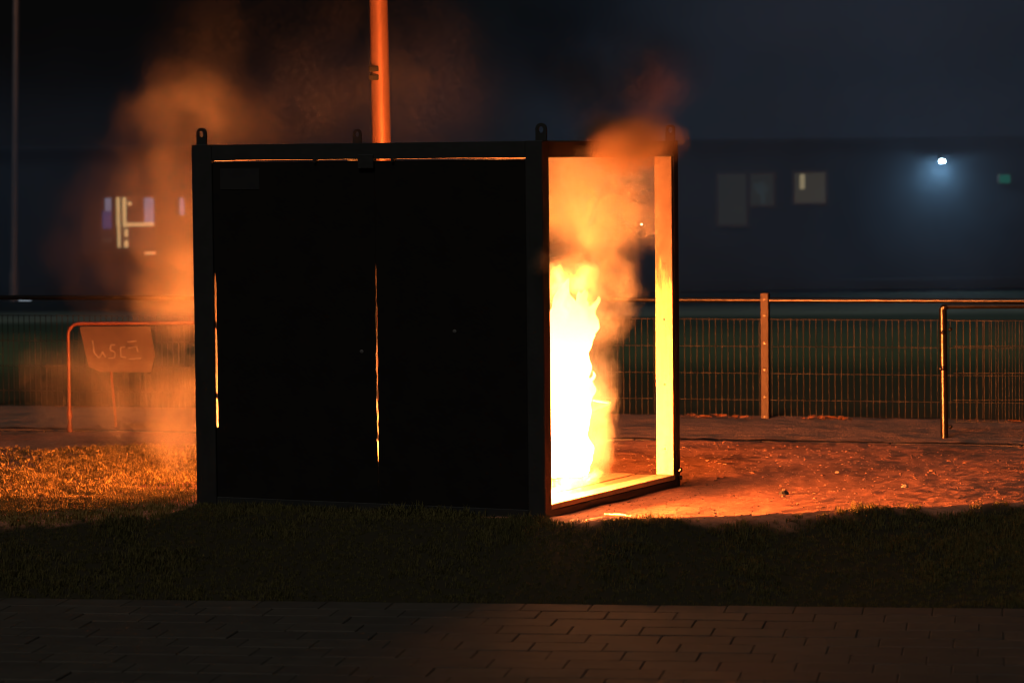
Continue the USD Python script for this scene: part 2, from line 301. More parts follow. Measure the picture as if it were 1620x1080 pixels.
wrect('ledge', 120, 398.5, 222, 400.5, M['frame'], -.16, -.002, club); wrect('lit_ledge', 230, 398, 248, 401.5, M['win_warm'], -.17, -.163, club)  # second strip is a painted highlight: it glows in place of reflected light

ex, ez = on_wall(1588, 283)
es = thing('exit_sign', (ex, BY - 0.08, ez), label='small green glowing sign on the clubhouse wall', cat='sign')
obj('housing', box(-.11, .11, -.04, .075, -.085, .085, .01), M['frame'], es); obj('face', box(-.09, .09, -.047, -.041, -.07, .07, .002), M['exit_glow'], es)

lx, lz = on_wall(1487, 254)
lamp = thing('wall_lamp', (lx, BY - 0.28, lz), label='small cold white floodlight on the clubhouse wall', cat='lamp')
M['lamp_white'] = glow('lamp_white', (0.80, 1.0, 0.97), 4500)
obj('arm', cat([tube((0, 0.02, 0.03), (0, 0.275, 0.03), 0.02)]), M['frame'], lamp)
hd = box(-.06, .06, -.04, .04, -.005, .03, .008); hd.apply_transform(trimesh.transformations.rotation_matrix(-.25, [1, 0, 0])); obj('head', hd, M['frame'], lamp)
em = box(-.032, .032, -.022, .022, -.020, -.008, .004); em.apply_transform(trimesh.transformations.rotation_matrix(-.25, [1, 0, 0])); obj('lens', em, M['lamp_white'], lamp)

gl_x, gl_z = on_wall(53, 469)
lo = thing('low_light', (gl_x, BY - 1.0, 0), label='small low white light at the foot of the clubhouse, left edge', cat='lamp')
obj('body', cat([box(-.13, .13, -.05, .05, 0.0, gl_z - .03, .01)]), M['frame'], lo); obj('lens', box(-.11, .11, -.055, .05, gl_z - .028, gl_z + .03, .01), glow('low_white', (0.7, 0.85, 1.0), 0.5), lo)

# thin lamp post far left
b0, b1 = at_depth(22.5, 455, 53.0), at_depth(25.5, 0, 53.0)
dirp = (b1 - b0) / (b1 - b0)[2]; base = b0 - dirp * b0[2]
lp = thing('lamp_post', base, label='thin grey lamp post at the far left beyond the pitch', cat='post')
top = dirp * 9.0
obj('shaft', tube((0, 0, 0), top, .062, 12, .040), M['dull_pole'], lp, smooth=40); obj('foot', tube((0, 0, 0), dirp * 0.5, .08), M['dull_pole'], lp, smooth=40)
obj('lantern', box(top[0] - .15, top[0] + .5, -.12, .12, 9.0, 9.14, .03), M['frame'], lp)

# floodlight mast behind the container
mb = at_depth(603.5, 220, 26.2); mast = thing('floodlight_mast', (mb[0] + .022, 26.2, 0), label='thick steel mast rising behind the container', cat='mast')
obj('shaft', tube((0, 0, 0), (-0.13, 0, 14.0), 0.080, 40, 0.055), M['mast'], mast, smooth=40)
obj('foot_flange', cat([tube((0, 0, 0), (0, 0, .025), .2, 24)] + [bolt((.16 * math.cos(a), .16 * math.sin(a), .025), (0, 0, 1), .015, .03) for a in np.arange(4) * math.pi / 2]), M['galv'], mast, smooth=30)
for zz in (3.02, 2.95):
    s_ = tube((0, 0, -.011), (0, 0, .011), .0915, 24); s_.apply_transform(trimesh.transformations.euler_matrix(0, -.35, 0)); sl = manifold3d
    v = s_.vertices; s_.apply_translation((-.008, -.003, zz))
    k = box(-.115, -.035, -.085, -.03, zz - .022, zz + .022, .006); obj('strap', k, M['rubber'], mast)
obj('head_frame', cat([box(-.9, .9, -.06, .06, 13.6, 13.75, .02)] + [box(a - .22, a + .22, -.25, -.06, 13.5, 13.9, .03) for a in (-.6, 0, .6)]), M['galv'], mast)

# ------------------------------------------------------------------ fence along the pitch
def ring_bolts(lst, axis=(0, -1, 0), r=.009): return [bolt(c, axis, r) for c in lst]
fa = math.atan(-0.305); fdir = np.array([math.cos(fa), math.sin(fa), 0])
p_post = on_ground(1217.5, 669); px0 = p_post[0]
p_end = on_ground(1484, 671)
fence = thing('pitch_fence', (px0, float(fence_y(px0)), 0), fa, label='steel mesh fence with round top rail along the pitch', cat='fence')
s_end = (p_end[0] - px0) / fdir[0]
FH = 1.045
def mesh_panel(s0, s1, z0, z1, wz):
    w = []
    for s in np.arange(s0 + .025, s1, .0555): w.append(box(s - .0024, s + .0024, -.0024, .0024, z0, z1, 0))
    for z in wz: w += [box(s0, s1, -.009, -.003, z - .0022, z + .0022, 0), box(s0, s1, .003, .009, z - .0022, z + .0022, 0)]
    return cat(w)
WZ = [0.17, 0.40, 0.635, 0.87]
posts = [s for s in np.arange(-15.0, s_end - .5, 2.5)]
posts = [0.0 - 2.5 * k for k in range(7)] + [2.5, 5.0]
for s in posts:
    if s == 0.0: pp = box(-.035, .035, -.045, .03, -.2, FH + .055, .004)
    else: pp = box(s - .03, s + .03, -.03, .03, -.2, FH - .03, .004)
    pst = obj('post', pp, M['post_steel'], fence)
    for z in (FH - .005, .905, .665, .435, .2, .03):
        obj('bolt', bolt((s, -.045 if s == 0 else -.03, z), (0, -1, 0), .011, .009), M['galv'], pst)
for a, b in zip(sorted(posts)[:-1], sorted(posts)[1:]):
    obj('mesh_panel', mesh_panel(a + .032, b - .032, .03, .878, WZ), M['wire'], fence)
    obj('top_rail', tube((a + (.037 if a == 0 else 0), 0, FH - .008), (b - (.037 if b == 0 else 0), 0, FH - .008), .021, 16), M['galv'], fence, smooth=40)
# nearer tubular gate at the right edge
tp = on_ground(1494.5, 694); gate_a = -0.13
gate = thing('tube_fence', (tp[0], tp[1], 0), gate_a, label='nearer tubular mesh barrier with round post at right edge', cat='barrier')
GH = 1.075
obj('post', tube((0, 0, -.2), (-.012, 0, GH - .02), .031, 20), M['galv'], gate, smooth=40)
obj('post_cap', trimesh.creation.revolve([[0, GH + .01], [.02, GH + .005], [.034, GH - .01], [.034, GH - .03], [0, GH - .03]], sections=20), M['galv'], gate, smooth=40)
obj('top_rail', tube((.0, 0.0, GH - .008), (3.4, 0, GH - .008), .020, 16), M['galv'], gate, smooth=40)
obj('end_post', tube((3.4, 0, -.2), (3.4, 0, GH), .031, 20), M['galv'], gate, smooth=40)
obj('mesh_panel', mesh_panel(.07, 3.33, .13, .955, [.14, .315, .53, .746, .95]), M['wire'], gate)
for z, s in ((.885, .045), (.86, -.012), (.57, -.01), (.57, -.03), (.1, .045)):
    obj('clamp', cat([trimesh.creation.icosphere(1, .017).apply_translation((s, -.034, z)), tube((s, -.03, z), (s, .0, z), .012, 8)]), M['galv'], gate, smooth=40)

# red tube barrier with a hanging sign, left
bp = on_ground(110.5, 684); BD = bp[1]
bar = thing('red_barrier', (bp[0], BD, 0), -0.02, label='red tube barrier with a dark hanging sign, left of the container', cat='barrier')
bt = at_depth(118, 512, BD)[2]; BL = 2.7
pts = [(0, 0, -.1), (0, 0, bt - .10)] + [(.09 * (1 - math.cos(a)), 0, bt - .10 + .10 * math.sin(a)) for a in np.linspace(.15, math.pi / 2, 7)]
pts2 = [(BL - x, y, z) for x, y, z in pts]
obj('frame_tube', sweep(pts + pts2[::-1], .0155, 10), M['red_paint'], bar, smooth=50)
lgx = at_depth(182, 600, BD + .5)[0] - bp[0]
obj('leg', tube((lgx, .5, -.1), (lgx, .02, bt - .03), .011), M['red_paint'], bar, smooth=40); obj('leg', tube((lgx + 1.6, .5, -.1), (lgx + 1.6, .02, bt - .03), .011), M['red_paint'], bar, smooth=40)
for z in (.035, .155): obj('collar', tube((0, 0, z - .035), (0, 0, z + .035), .024, 12, .021), M['red_paint'], bar, smooth=40)
def bpx(x, y): p = at_depth(x, y, BD); return (p[0] - bp[0], p[2])
from shapely.geometry import Polygon
sg = Polygon([bpx(126, 516), bpx(238, 516), bpx(246, 560), bpx(240, 588), bpx(160, 588), bpx(141, 580)]).buffer(-.02).buffer(.02)
sgm = trimesh.creation.extrude_polygon(sg, .012, engine='earcut'); sgm.apply_transform(trimesh.transformations.rotation_matrix(math.pi / 2, [1, 0, 0])); sgm.apply_translation((0, -.01, 0))
sign = obj('sign_board', sgm, M['sign_dark'], bar)
def stroke(name, pl):
    ms = []
    for (a, b) in zip(pl[:-1], pl[1:]):
        (x0, z0), (x1, z1) = bpx(*a), bpx(*b); ms.append(tube((x0, -.0255, z0), (x1, -.0255, z1), .008, 5))
    obj(name, cat(ms), M['chalk'], sign)
stroke('lettering', [(147, 538), (150, 558), (157, 566), (163, 556), (168, 565)])
stroke('lettering', [(183, 545), (176, 545), (175, 553), (183, 557), (182, 565), (172, 566)])
stroke('lettering', [(199, 548), (192, 549), (192, 564), (200, 565)])
stroke('lettering', [(202, 540), (217, 539)]); stroke('lettering', [(203, 550), (217, 548), (219, 556)]); stroke('lettering', [(205, 568), (224, 566)])

# ------------------------------------------------------------------ the container
Lc, Nc, Fc = np.array([-2.14, 21.6]), np.array([.23, 20.4]), np.array([1.154, 22.25])
Lc = on_ground(311.5, 797)[:2]; Nc = on_ground(863, 821.2)[:2]; 
W = np.linalg.norm(Nc - Lc); U = (Nc - Lc) / W; Nn = np.array([-U[1], U[0]]); D = 2.07; H = 2.40
fin = on_ground(1072, 768)[:2]
D = float(np.dot(fin - Nc, Nn)); print('W,D', W, D, 'skew', np.dot(fin - Nc, U))
ca = math.atan2(U[1], U[0])
def loc_w(x, y, z): return np.array([Lc[0] + U[0] * x + Nn[0] * y, Lc[1] + U[1] * x + Nn[1] * y, z])
def front_px(px, py, off=0.0):                  # pixel to local (x, z) on the plane local y = off
    r = ray(px, py); n3 = np.array([*Nn, 0]); o = np.array([*(Lc + Nn * off), 0]); t = np.dot(o - EYE, n3) / np.dot(r, n3)
    p = EYE + r * t; return float(np.dot(p[:2] - Lc, U)), float(p[2])
def side_px(px, py, off=0.0):                   # local (y, z) on the plane local x = W + off
    r = ray(px, py); n3 = np.array([*U, 0]); o = np.array([*(Nc + U * off), 0]); t = np.dot(o - EYE, n3) / np.dot(r, n3)
    p = EYE + r * t; return float(np.dot(p[:2] - Lc, Nn)), float(p[2])
ct = thing('fire_container', (*Lc, 0), ca, label='black open-sided steel container with a fire burning inside', cat='container')
BS = M['black_steel']
PL, PR = front_px(338, 500)[0], front_px(833, 500)[0]
ZT = H; TR = 0.105
obj('corner_post', box(0, PL, 0, .05, .0, ZT - .0, .004), BS, ct)
obj('corner_post', box(PR, W, 0, .10, .0, ZT, .004), BS, ct)
obj('corner_post', box(W - .075, W, D - .075, D, .0, ZT, .004), BS, ct)
obj('corner_post', box(0, .10, D - .055, D, .0, ZT, .004), BS, ct)
obj('top_rail', box(PL + .001, PR - .001, .003, .06, ZT - TR, ZT - .002), BS, ct)
obj('top_rail', box(W - .06, W - .003, .101, D - .076, ZT - .108, ZT - .002), BS, ct)
obj('top_rail', box(.003, .06, .051, D - .076, ZT - .108, ZT - .002), BS, ct)
obj('top_rail', box(.101, W - .076, D - .06, D - .003, ZT - .108, ZT - .002), BS, ct)
obj('bottom_rail', box(PL + .001, PR - .001, .003, .06, .0, .055), BS, ct)
obj('bottom_rail', box(W - .06, W - .003, .101, D - .076, .0, .05), BS, ct)
obj('bottom_rail', box(.003, .06, .051, D - .056, .0, .05), BS, ct)
obj('bottom_rail', box(.101, W - .076, D - .06, D - .003, .0, .05), BS, ct)
obj('roof_sheet', box(.062, W - .062, .064, D - .064, ZT - .03, ZT - .006), BS, ct)
# two front panels with a ragged gap between them
zc, zb = ZT - TR - .013, .02
def panel(xa, xb, ragged_l, ragged_r):
    zs = np.linspace(zb, zc, 46); P = []
    rr = random.Random(int(xa * 100))
    left = [(xa + (ragged_l(z)), z) for z in zs]; right = [(xb + ragged_r(z), z) for z in zs]
    poly = Polygon(left + right[::-1])
    p_ = trimesh.creation.extrude_polygon(poly, .022, engine='earcut'); p_.apply_transform(trimesh.transformations.rotation_matrix(math.pi / 2, [1, 0, 0])); p_.apply_translation((0, .042, 0))
    return p_
gapc = front_px(594, 560)[0]
def zpx(py): return front_px(594, py)[1]
GA, GB = zpx(745), zpx(383)
def wav(z, s): return 0.0025 * math.sin(z * 23 + s) + 0.002 * math.sin(z * 71 + 2 * s)
def open_amt(z): return 0.0 if z < GA or z > GB else min(1.0, (z - GA) / .25, (GB - z) / .45)
GL0, GL1 = front_px(338, 684)[1], front_px(338, 396)[1]
def lopen(z): return 0.0 if z < GL0 or z > GL1 else min(1.0, (z - GL0) / .03 + .3, (GL1 - z) / .2)
obj('front_panel', panel(PL + .002, gapc, lambda z: .030 * lopen(z) - .02, lambda z: -.006 * open_amt(z) + wav(z, 1) * open_amt(z) - .0008), M['soot_panel'], ct)
obj('front_panel', panel(gapc, PR - .002, lambda z: .006 * open_amt(z) + wav(z, 4) * open_amt(z) + .0008, lambda z: .02), M['soot_panel'], ct)
for py, h_ in ((526, .011), (637, .011), (418, .009)):
    z = zpx(py); obj('batten', box(PL - .05, PR + .03, .046, .085, z - h_, z + h_, .003), M['soot_panel'], ct)
z = zpx(697); obj('batten', box(gapc - .2, gapc + .2, .046, .085, z - .012, z + .012, .003), M['soot_panel'], ct)
bx, bz = front_px(578, 252); obj('bracket', box(bx - .055, bx + .06, -.008, .045, zc - .05, ZT - TR + .03, .004), BS, ct)
for px_ in (497, 620): x_, z_ = front_px(px_, 252); obj('clip', box(x_ - .009, x_ + .009, .0, .045, zc - .01, ZT - TR + .01, .002), BS, ct)
x_, z_ = front_px(377, 283); obj('faded_sticker', box(x_ - .15, x_ + .15, .0165, .0195, z_ - .07, z_ + .07, 0), mat('sticker', (.009, .009, .011), .8), ct)
for px_, py_ in ((717, 524), (570, 556)):
    x_, z_ = front_px(px_, py_); obj('scratch_mark', trimesh.creation.icosphere(1, .012).apply_scale((1.2, .25, 1)).apply_translation((x_, .018, z_)), mat(f'scratch_{px_}', (.10, .10, .10), .6), ct)
# lifting eyes
def eye(px, py0, py1, back, x, y, tw=.038):
    hgt = .112
    outer = Polygon([(-tw, 0), (tw, 0), (tw, hgt - tw)] + [(tw * math.cos(a), hgt - tw + tw * math.sin(a)) for a in np.linspace(.1, math.pi - .1, 12)] + [(-tw, hgt - tw)])
    hole = Polygon([(.018 * math.cos(a), hgt - tw - .004 + .021 * math.sin(a)) for a in np.linspace(0, 2 * math.pi, 20, endpoint=False)])
    e = trimesh.creation.extrude_polygon(outer.difference(hole), .014, engine='earcut'); e.apply_transform(trimesh.transformations.rotation_matrix(math.pi / 2, [1, 0, 0])); e.apply_translation((x, y + .007, ZT - .001))
    obj('lifting_eye', e, BS, ct)
eye(0, 0, 0, 0, front_px(316, 215)[0], .025); eye(0, 0, 0, 0, front_px(853, 210)[0], .03); eye(0, 0, 0, 0, W - .045, D - .028, .034); eye(0, 0, 0, 0, .07, D - .028, .034)
# floor planks run front to back, with a pale edge board along the right opening
fz = .085
obj('floor_edge_board', box(W - .145, W - .004, .102, D - .077, .0505, fz, .004), M['pine'], ct)
nx_ = 15; pw = (W - .15 - .06) / nx_
for k in range(nx_):
    a = .062 + k * pw; obj('floor_plank', box(a + .002, a + pw - .002, .064, D - .062, .045, fz - .004 + random.uniform(-.003, .002), .003), M['floor'], ct)
# pale board on the rear right post
bd = obj('lining_board', box(W - .136, W - .006, D - .105, D - .0765, fz + .001, ZT - .11, .003), M['board'], ct)
for py_ in (418, 506, 609, 711):
    z_ = at_depth(1055, py_, Fc[1])[2]; obj('screw', bolt((W - .07, D - .105, z_), (0, -1, 0), .009, .002), M['char'], bd)
for z_ in (.06, .115): obj('bolt', cat([tube((W, D - .028, z_), (W + .02, D - .028, z_), .017, 10)]), M['galv'], ct, smooth=30)

# burning timber inside, one stick pokes out to the right
def inside(x, y, z): return loc_w(x, y, z)
FX, FY = W - .74, 0.60
pile = thing('timber_pile', (*inside(FX, FY, 0)[:2], fz), ca, label='burning timber heap with one stick poking out of the flames', cat='timber')
for k in range(9):
    a = random.uniform(0, math.pi); l = random.uniform(.3, .48); z = .03 + .035 * (k // 2); c_, s_ = math.cos(a) * l, math.sin(a) * l
    b_ = tube((-c_ * .8, -s_ * .8, z), (c_ * .8, s_ * .8, z + .02), .024, 6); obj('log', b_, M['char'], pile)
def to_pile(p): v = np.array(p) - np.array([*inside(FX, FY, 0)[:2], fz]); return np.array([np.dot(v[:2], U), np.dot(v[:2], Nn), v[2]])
e1 = at_depth(965, 637, 21.45); e0 = at_depth(925, 630, 21.6); e00 = e0 + (e0 - e1) * 2
obj('stick', tube(to_pile(e00), to_pile(e1), .009, 8, .011), M['pine'], pile, smooth=40)
obj('stick', tube(to_pile(at_depth(900, 662, 21.6)), to_pile(at_depth(964, 638, 21.46)), .010, 8, .012), M['char'], pile, smooth=40)

# ------------------------------------------------------------------ fire
FC = inside(FX, FY, 0)
def tongue(c, h, r, lean, seed, n=16, k=18):
    V, F = [], []
    rr = np.random.default_rng(seed); ph = rr.uniform(0, 6.28, 4)
    for i in range(k + 1):
        t = i / k
        prof = r * (math.sin(math.pi * min(1, t * 1.9 + .28) * .5) if t < .38 else 1) * (1 - t ** 1.7) ** .8
        ox, oy = lean[0] * t ** 1.5 + (.02 + .15 * r) * math.sin((4 + .25 / r) * t + ph[0]) * t, lean[1] * t ** 1.5 + (.02 + .15 * r) * math.sin((3.5 + .25 / r) * t + ph[1]) * t
        for j in range(n):
            w = 2 * math.pi * j / n; q = prof * (1 + .16 * math.sin(3 * w + 9 * t + ph[2]) + .12 * math.sin(5 * w - 14 * t + ph[3]))
            V.append((c[0] + ox + q * math.cos(w), c[1] + oy + q * math.sin(w), c[2] + h * t))
    V.append((c[0], c[1], c[2])); V.append((c[0] + lean[0], c[1] + lean[1], c[2] + h * 1.01)); V = np.array(V)
    for i in range(k):
        for j in range(n):
            a, b = i * n + j, i * n + (j + 1) % n; F += [[a, b, b + n], [a, b + n, a + n]]
    for j in range(n): F += [[len(V) - 2, (j + 1) % n, j], [len(V) - 1, k * n + j, k * n + (j + 1) % n]]
    return trimesh.Trimesh(V, F, process=False)
M['flame'] = usdkit.material(stage, '/World/Looks/flame', {
    'geo': ('geometry', {}), 'sep': ('separate_xyz', {}), 'h': ('map_range', {'from_min': 0.1, 'from_max': 1.55}),
    'st': ('rgb_ramp', {'ramp': [(0, (1, 1, 1)), (.3, (.8, .8, .8)), (.8, (.5, .5, .5)), (1, (.3, .3, .3))]}),
    'bw': ('rgb_to_bw', {}), 'mul': ('math', {'math_type': 'multiply', 'value2': 22.0}),
    'cr': ('rgb_ramp', {'ramp': [(0.0, (1.0, 0.33, 0.10)), (0.6, (1.0, 0.32, 0.085)), (1.0, (1.0, 0.27, 0.05))]}), 'e': ('emission', {})},
    [('geo.position', 'sep.vector'), ('sep.z', 'h.value'), ('h.result', 'st.fac'), ('h.result', 'cr.fac'), ('cr.color', 'e.color'), ('st.color', 'bw.color'), ('bw.val', 'mul.value1'), ('mul.value', 'e.strength')], surface='e.emission')
fire = thing('fire', (0, 0, 0), label='tall white-hot flames burning inside the container opening', cat='fire')
fr = np.random.default_rng(3)
flames = [((FC[0] - .02, FC[1], .06), 1.2, .33, (.02, 0))]
spots = [(.26, -.05, .85, .15), (.22, -.2, 1.0, .16), (.10, .1, 1.15, .16), (.30, .05, .45, .12), (.08, -.25, 1.1, .17), (-.2, -.1, 1.2, .2), (-.3, .15, 1.1, .2), (-.02, .25, 1.1, .2), (.22, -.33, .5, .14), (.05, -.42, .62, .15), (-.1, -.45, .42, .14), (.33, -.15, .8, .12)]
for a, b, h, r in spots: flames.append(((FC[0] + a, FC[1] + b, .085), h, r, (fr.uniform(-.05, .12), fr.uniform(-.08, .08))))
for px_, zt, r in ((868, 1.22, .11), (876, 1.26, .10), (886, 1.12, .10), (896, 1.02, .09), (905, .88, .085), (913, .66, .07), (921, .40, .06), (900, .72, .10), (883, .98, .12), (872, 1.12, .12)):
    q = at_depth(px_, 700, 21.25); flames.append(((q[0], q[1] + fr.uniform(-.1, .1), .1), zt, r, (fr.uniform(-.02, .07), fr.uniform(-.04, .04))))
for px_, z0, h_, r in ((905, .80, .62, .10), (922, 1.0, .42, .075), (890, .95, .55, .11), (936, 1.12, .26, .05), (913, .66, .40, .07)):
    q = at_depth(px_, 700, 21.2); flames.append(((q[0], q[1], z0), h_, r, (fr.uniform(.0, .08), 0)))
for k_ in range(20):
    q = at_depth(fr.uniform(906, 934), 700, fr.uniform(21.05, 21.45)); z0 = fr.uniform(.56, 1.2); flames.append(((q[0] - .05 * (z0 > 1), q[1], z0), fr.uniform(.16, .38), fr.uniform(.025, .05), (fr.uniform(-.02, .10), 0)))
F2 = inside(.85, 1.45, 0)  # unseen second fire behind the panels, added to light the left ground
for a, b, h, r in ((0, 0, .50, .13), (.12, .1, .36, .09)): flames.append(((F2[0] + a, F2[1] + b, .085), h, r, (fr.uniform(-.04, .04), fr.uniform(-.04, .04))))
M['embers'] = glow('ember_bed', (1.0, 0.235, 0.042), 6000.0)  # low strong glow added to light the dirt while the crest shades the pavement
def ember_mound(c, r, h, seed):
    t = trimesh.creation.icosphere(3, 1.0); v = t.vertices; k_ = 1 + .45 * (meshkit.fbm(v * 2.2 + seed, 3, seed)[:, None] - .5); v = v * k_
    v[:, 2] = np.clip(v[:, 2], -.02, 1); t.vertices = v * np.array([r, r, h]) + np.array([c[0], c[1], .088]); return t
obj('ember_bed', ember_mound(FC, .40, .17, 5), M['embers'], fire, smooth=True)
obj('ember_bed', ember_mound(F2, .15, .13, 8), M['embers'], fire, smooth=True)
for k, (c, h, r, ln) in enumerate(flames):
    if c[2] < .5: c = (c[0], c[1], .19); h -= .1
    obj('flame', tongue(c, h, r, ln, 40 + k), M['flame'], fire, smooth=True)

# ------------------------------------------------------------------ smoke: closed hulls with soft procedural density inside
def blob_hull(blobs, cutters=()):
    hull = manifold3d.Manifold()
    for c, r in blobs:
        s = manifold3d.Manifold.sphere(1.0, 28).scale(tuple(map(float, r))).translate(tuple(map(float, c))); hull = hull + s
    for k in cutters: hull = hull - k
    return hull
SMOKES = []
def smoke(name, blobs, density, label, color=(0.62, 0.60, 0.58), nscale=3.2, lo=.38, hi=.66, aniso=0.25, emit=None, cutters=(), detail=4.0, stretch=(1, 1, .75), group=None, parent=None, catg='smoke', shift=(0, 0, 0), warp=.5, wscale=1.8, grow=1.22):
    nodes = {'geo': ('geometry', {}), 'map': ('mapping', {'scale': stretch, 'location': shift}), 'n': ('noise_texture', {'scale': nscale, 'detail': detail, 'roughness': .55, 'distortion': .6}),
             'mr': ('map_range', {'range_type': 'smoothstep', 'from_min': lo, 'from_max': hi}), 'den': ('math', {'math_type': 'multiply'}), 'den2': ('math', {'math_type': 'multiply', 'value2': density})}
    nodes.update({'wn': ('noise_texture', {'scale': wscale, 'detail': 3.0, 'roughness': .6}), 'wc': ('vector_math', {'math_type': 'subtract', 'vector2': (.5, .5, .5)}), 'ws': ('vector_math', {'math_type': 'scale', 'scale': warp}), 'wp': ('vector_math', {'math_type': 'add'})})
    links = [('geo.position', 'wn.vector'), ('wn.color', 'wc.vector1'), ('wc.vector', 'ws.vector1'), ('ws.vector', 'wp.vector1'), ('geo.position', 'wp.vector2'), ('wp.vector', 'map.vector'), ('map.vector', 'n.vector'), ('n.fac', 'mr.value')]
    prev = None
    for k, bl in enumerate(blobs):
        c, r = np.array(bl[0], float), np.array(bl[1], float); wgt = bl[2] if len(bl) > 2 else 1.0
        nodes[f's{k}'] = ('vector_math', {'vector_math_type': 'subtract', 'math_type': 'subtract', 'vector2': tuple(c)}); nodes[f'd{k}'] = ('vector_math', {'math_type': 'divide', 'vector2': tuple(r)})
        nodes[f'l{k}'] = ('vector_math', {'math_type': 'length'}); nodes[f'f{k}'] = ('map_range', {'range_type': 'smoothstep', 'from_min': 1.0, 'from_max': 0.15, 'to_min': 0.0, 'to_max': wgt})
        nodes[f's{k}'][1].pop('vector_math_type')
        links += [('wp.vector', f's{k}.vector1'), (f's{k}.vector', f'd{k}.vector1'), (f'd{k}.vector', f'l{k}.vector1'), (f'l{k}.value', f'f{k}.value')]
        cur = f'f{k}.result'
        if prev:
            nodes[f'm{k}'] = ('math', {'math_type': 'maximum'}); links += [(prev, f'm{k}.value1'), (cur, f'm{k}.value2')]; cur = f'm{k}.value'
        prev = cur
    nodes['v'] = ('principled_volume', {'color': color, 'anisotropy': aniso, **({'emission_color': emit[0]} if emit else {})})
    links += [(prev, 'den.value1'), ('mr.result', 'den.value2'), ('den.value', 'den2.value1'), ('den2.value', 'v.density')]
    if emit:
        nodes['em'] = ('math', {'math_type': 'multiply', 'value2': emit[1]}); links += [('den.value', 'em.value1'), ('em.value', 'v.emission_strength')]
    SMOKES.append(1); mt = usdkit.material(stage, f'/World/Looks/{name}_air_{len(SMOKES):03d}', nodes, links, volume='v.volume')
    h = blob_hull([(b[0], np.array(b[1]) * 1.02 + warp * .36) for b in blobs], cutters)
    kw = dict(label=label, cat=catg, kind='stuff') if parent is None else {}
    return obj(name, h, mt, parent, **kw)
P = at_depth
Bm = lambda x0, x1, y0, y1, z0, z1: manifold3d.Manifold.cube((x1 - x0, y1 - y0, z1 - z0)).translate((x0, y0, z0)).rotate((0, 0, math.degrees(ca))).translate((float(Lc[0]), float(Lc[1]), 0))
front_keep_out = Bm(-.05, W + .02, -3, .075, -1, ZT)          # smoke stays behind the front wall
smoke('smoke', [(P(275, 640, 22.6), (.34, .5, .55), 1.0), (P(292, 450, 22.5), (.36, .5, .75), 1.0), (P(262, 290, 22.5), (.46, .55, .60), .62), (P(300, 180, 22.6), (.66, .6, .45), .32), (P(420, 170, 22.8), (.9, .6, .40), .12), (P(185, 620, 22.9), (.80, .5, .55), .36), (P(200, 380, 22.9), (.6, .5, .9), .09), (P(290, 690, 22.4), (.35, .4, .25), .45)], .62,
      'orange-lit smoke rolling out of the left side of the container', cutters=(front_keep_out,), lo=.30, hi=.66, nscale=2.6, color=(.80, .72, .62), detail=5.0, warp=.95, wscale=1.7)
smoke('smoke', [(P(950, 285, 21.4), (1.1, .9, .52), 1.0), (P(945, 430, 21.3), (.40, .5, .60), .4)], .50,
      'even orange smoke filling the upper inside of the container', cutters=(Bm(-5, W + 5, -3, .06, -1, 9), Bm(-9, W + 9, -9, 9, ZT - .031, 9), Bm(W + .1, 9, -9, 9, -3, 9), Bm(-9, W+9, -9, 9, -3, .1), Bm(-9, W+9, D + .2, 9, -3, 9)), nscale=1.5, lo=.2, hi=.6, color=(.95, .88, .75))
smoke('smoke', [(P(935, 650, 21.25), (.25, .3, .58), 1.0), (P(945, 460, 21.2), (.34, .35, .42), 1.0), (P(960, 345, 21.2), (.42, .4, .34), 1.0)], 5.0,
      'bright billowing smoke rising beside the flames in the opening', cutters=(Bm(-5, W + 5, -3, .06, -1, 9), Bm(-9, W + 9, -9, 9, ZT - .031, 9), Bm(-9, W+9, -9, 9, -3, .1)), nscale=5.5, lo=.42, hi=.58, color=(.95, .9, .8), detail=6.0, warp=.35, wscale=3.0, stretch=(1, 1, .8))
smoke('smoke', [(P(990, 222, 21.1), (.46, .45, .24), 1.0), (P(975, 140, 21.3), (.6, .5, .42), .07), (P(850, 405, 20.22), (.13, .12, .12), .8)], 9.0,
      'dark smoke rolling from the top of the right opening above the roof', color=(.60, .40, .26), cutters=(Bm(-9, W - .001, .0, 9, -3, ZT), Bm(-9, W - .001, -9, -.2, -3, 9)), lo=.25, hi=.62, detail=6.0, nscale=3.5)
smoke('smoke', [(P(965, 120, 22.6), (.85, .6, .50), 1.0), (P(900, 60, 22.8), (.9, .6, .6), .7)], 1.6,
      'black sooty smoke cloud above the right end of the roof', lo=.25, hi=.6, nscale=1.8, color=(.035, .026, .020), warp=.7, wscale=1.6)
smoke('smoke', [(P(540, 130, 25.0), (1.6, .7, .9), 1.0), (P(400, 90, 25.0), (1.0, .7, .8), .8)], .11,
      'thin brown smoke hanging behind the roof of the container', lo=.3, hi=.7, nscale=1.4)
smoke('smoke', [(P(1470, 150, 48.0), (6.0, 5.5, 4.5), 1.0), (P(1150, 330, 48.0), (6.0, 5.0, 3.0), .8), (P(100, 330, 48.0), (7.0, 5.0, 3.0), .5), (P(600, 300, 48.0), (6.0, 5.0, 3.0), .5)], .34,
      'thin bluish smoke drifting in front of the far clubhouse', lo=.25, hi=.75, nscale=.35, color=(.26, .50, .95), warp=2.5, wscale=.3, detail=5.0, grow=1.15)
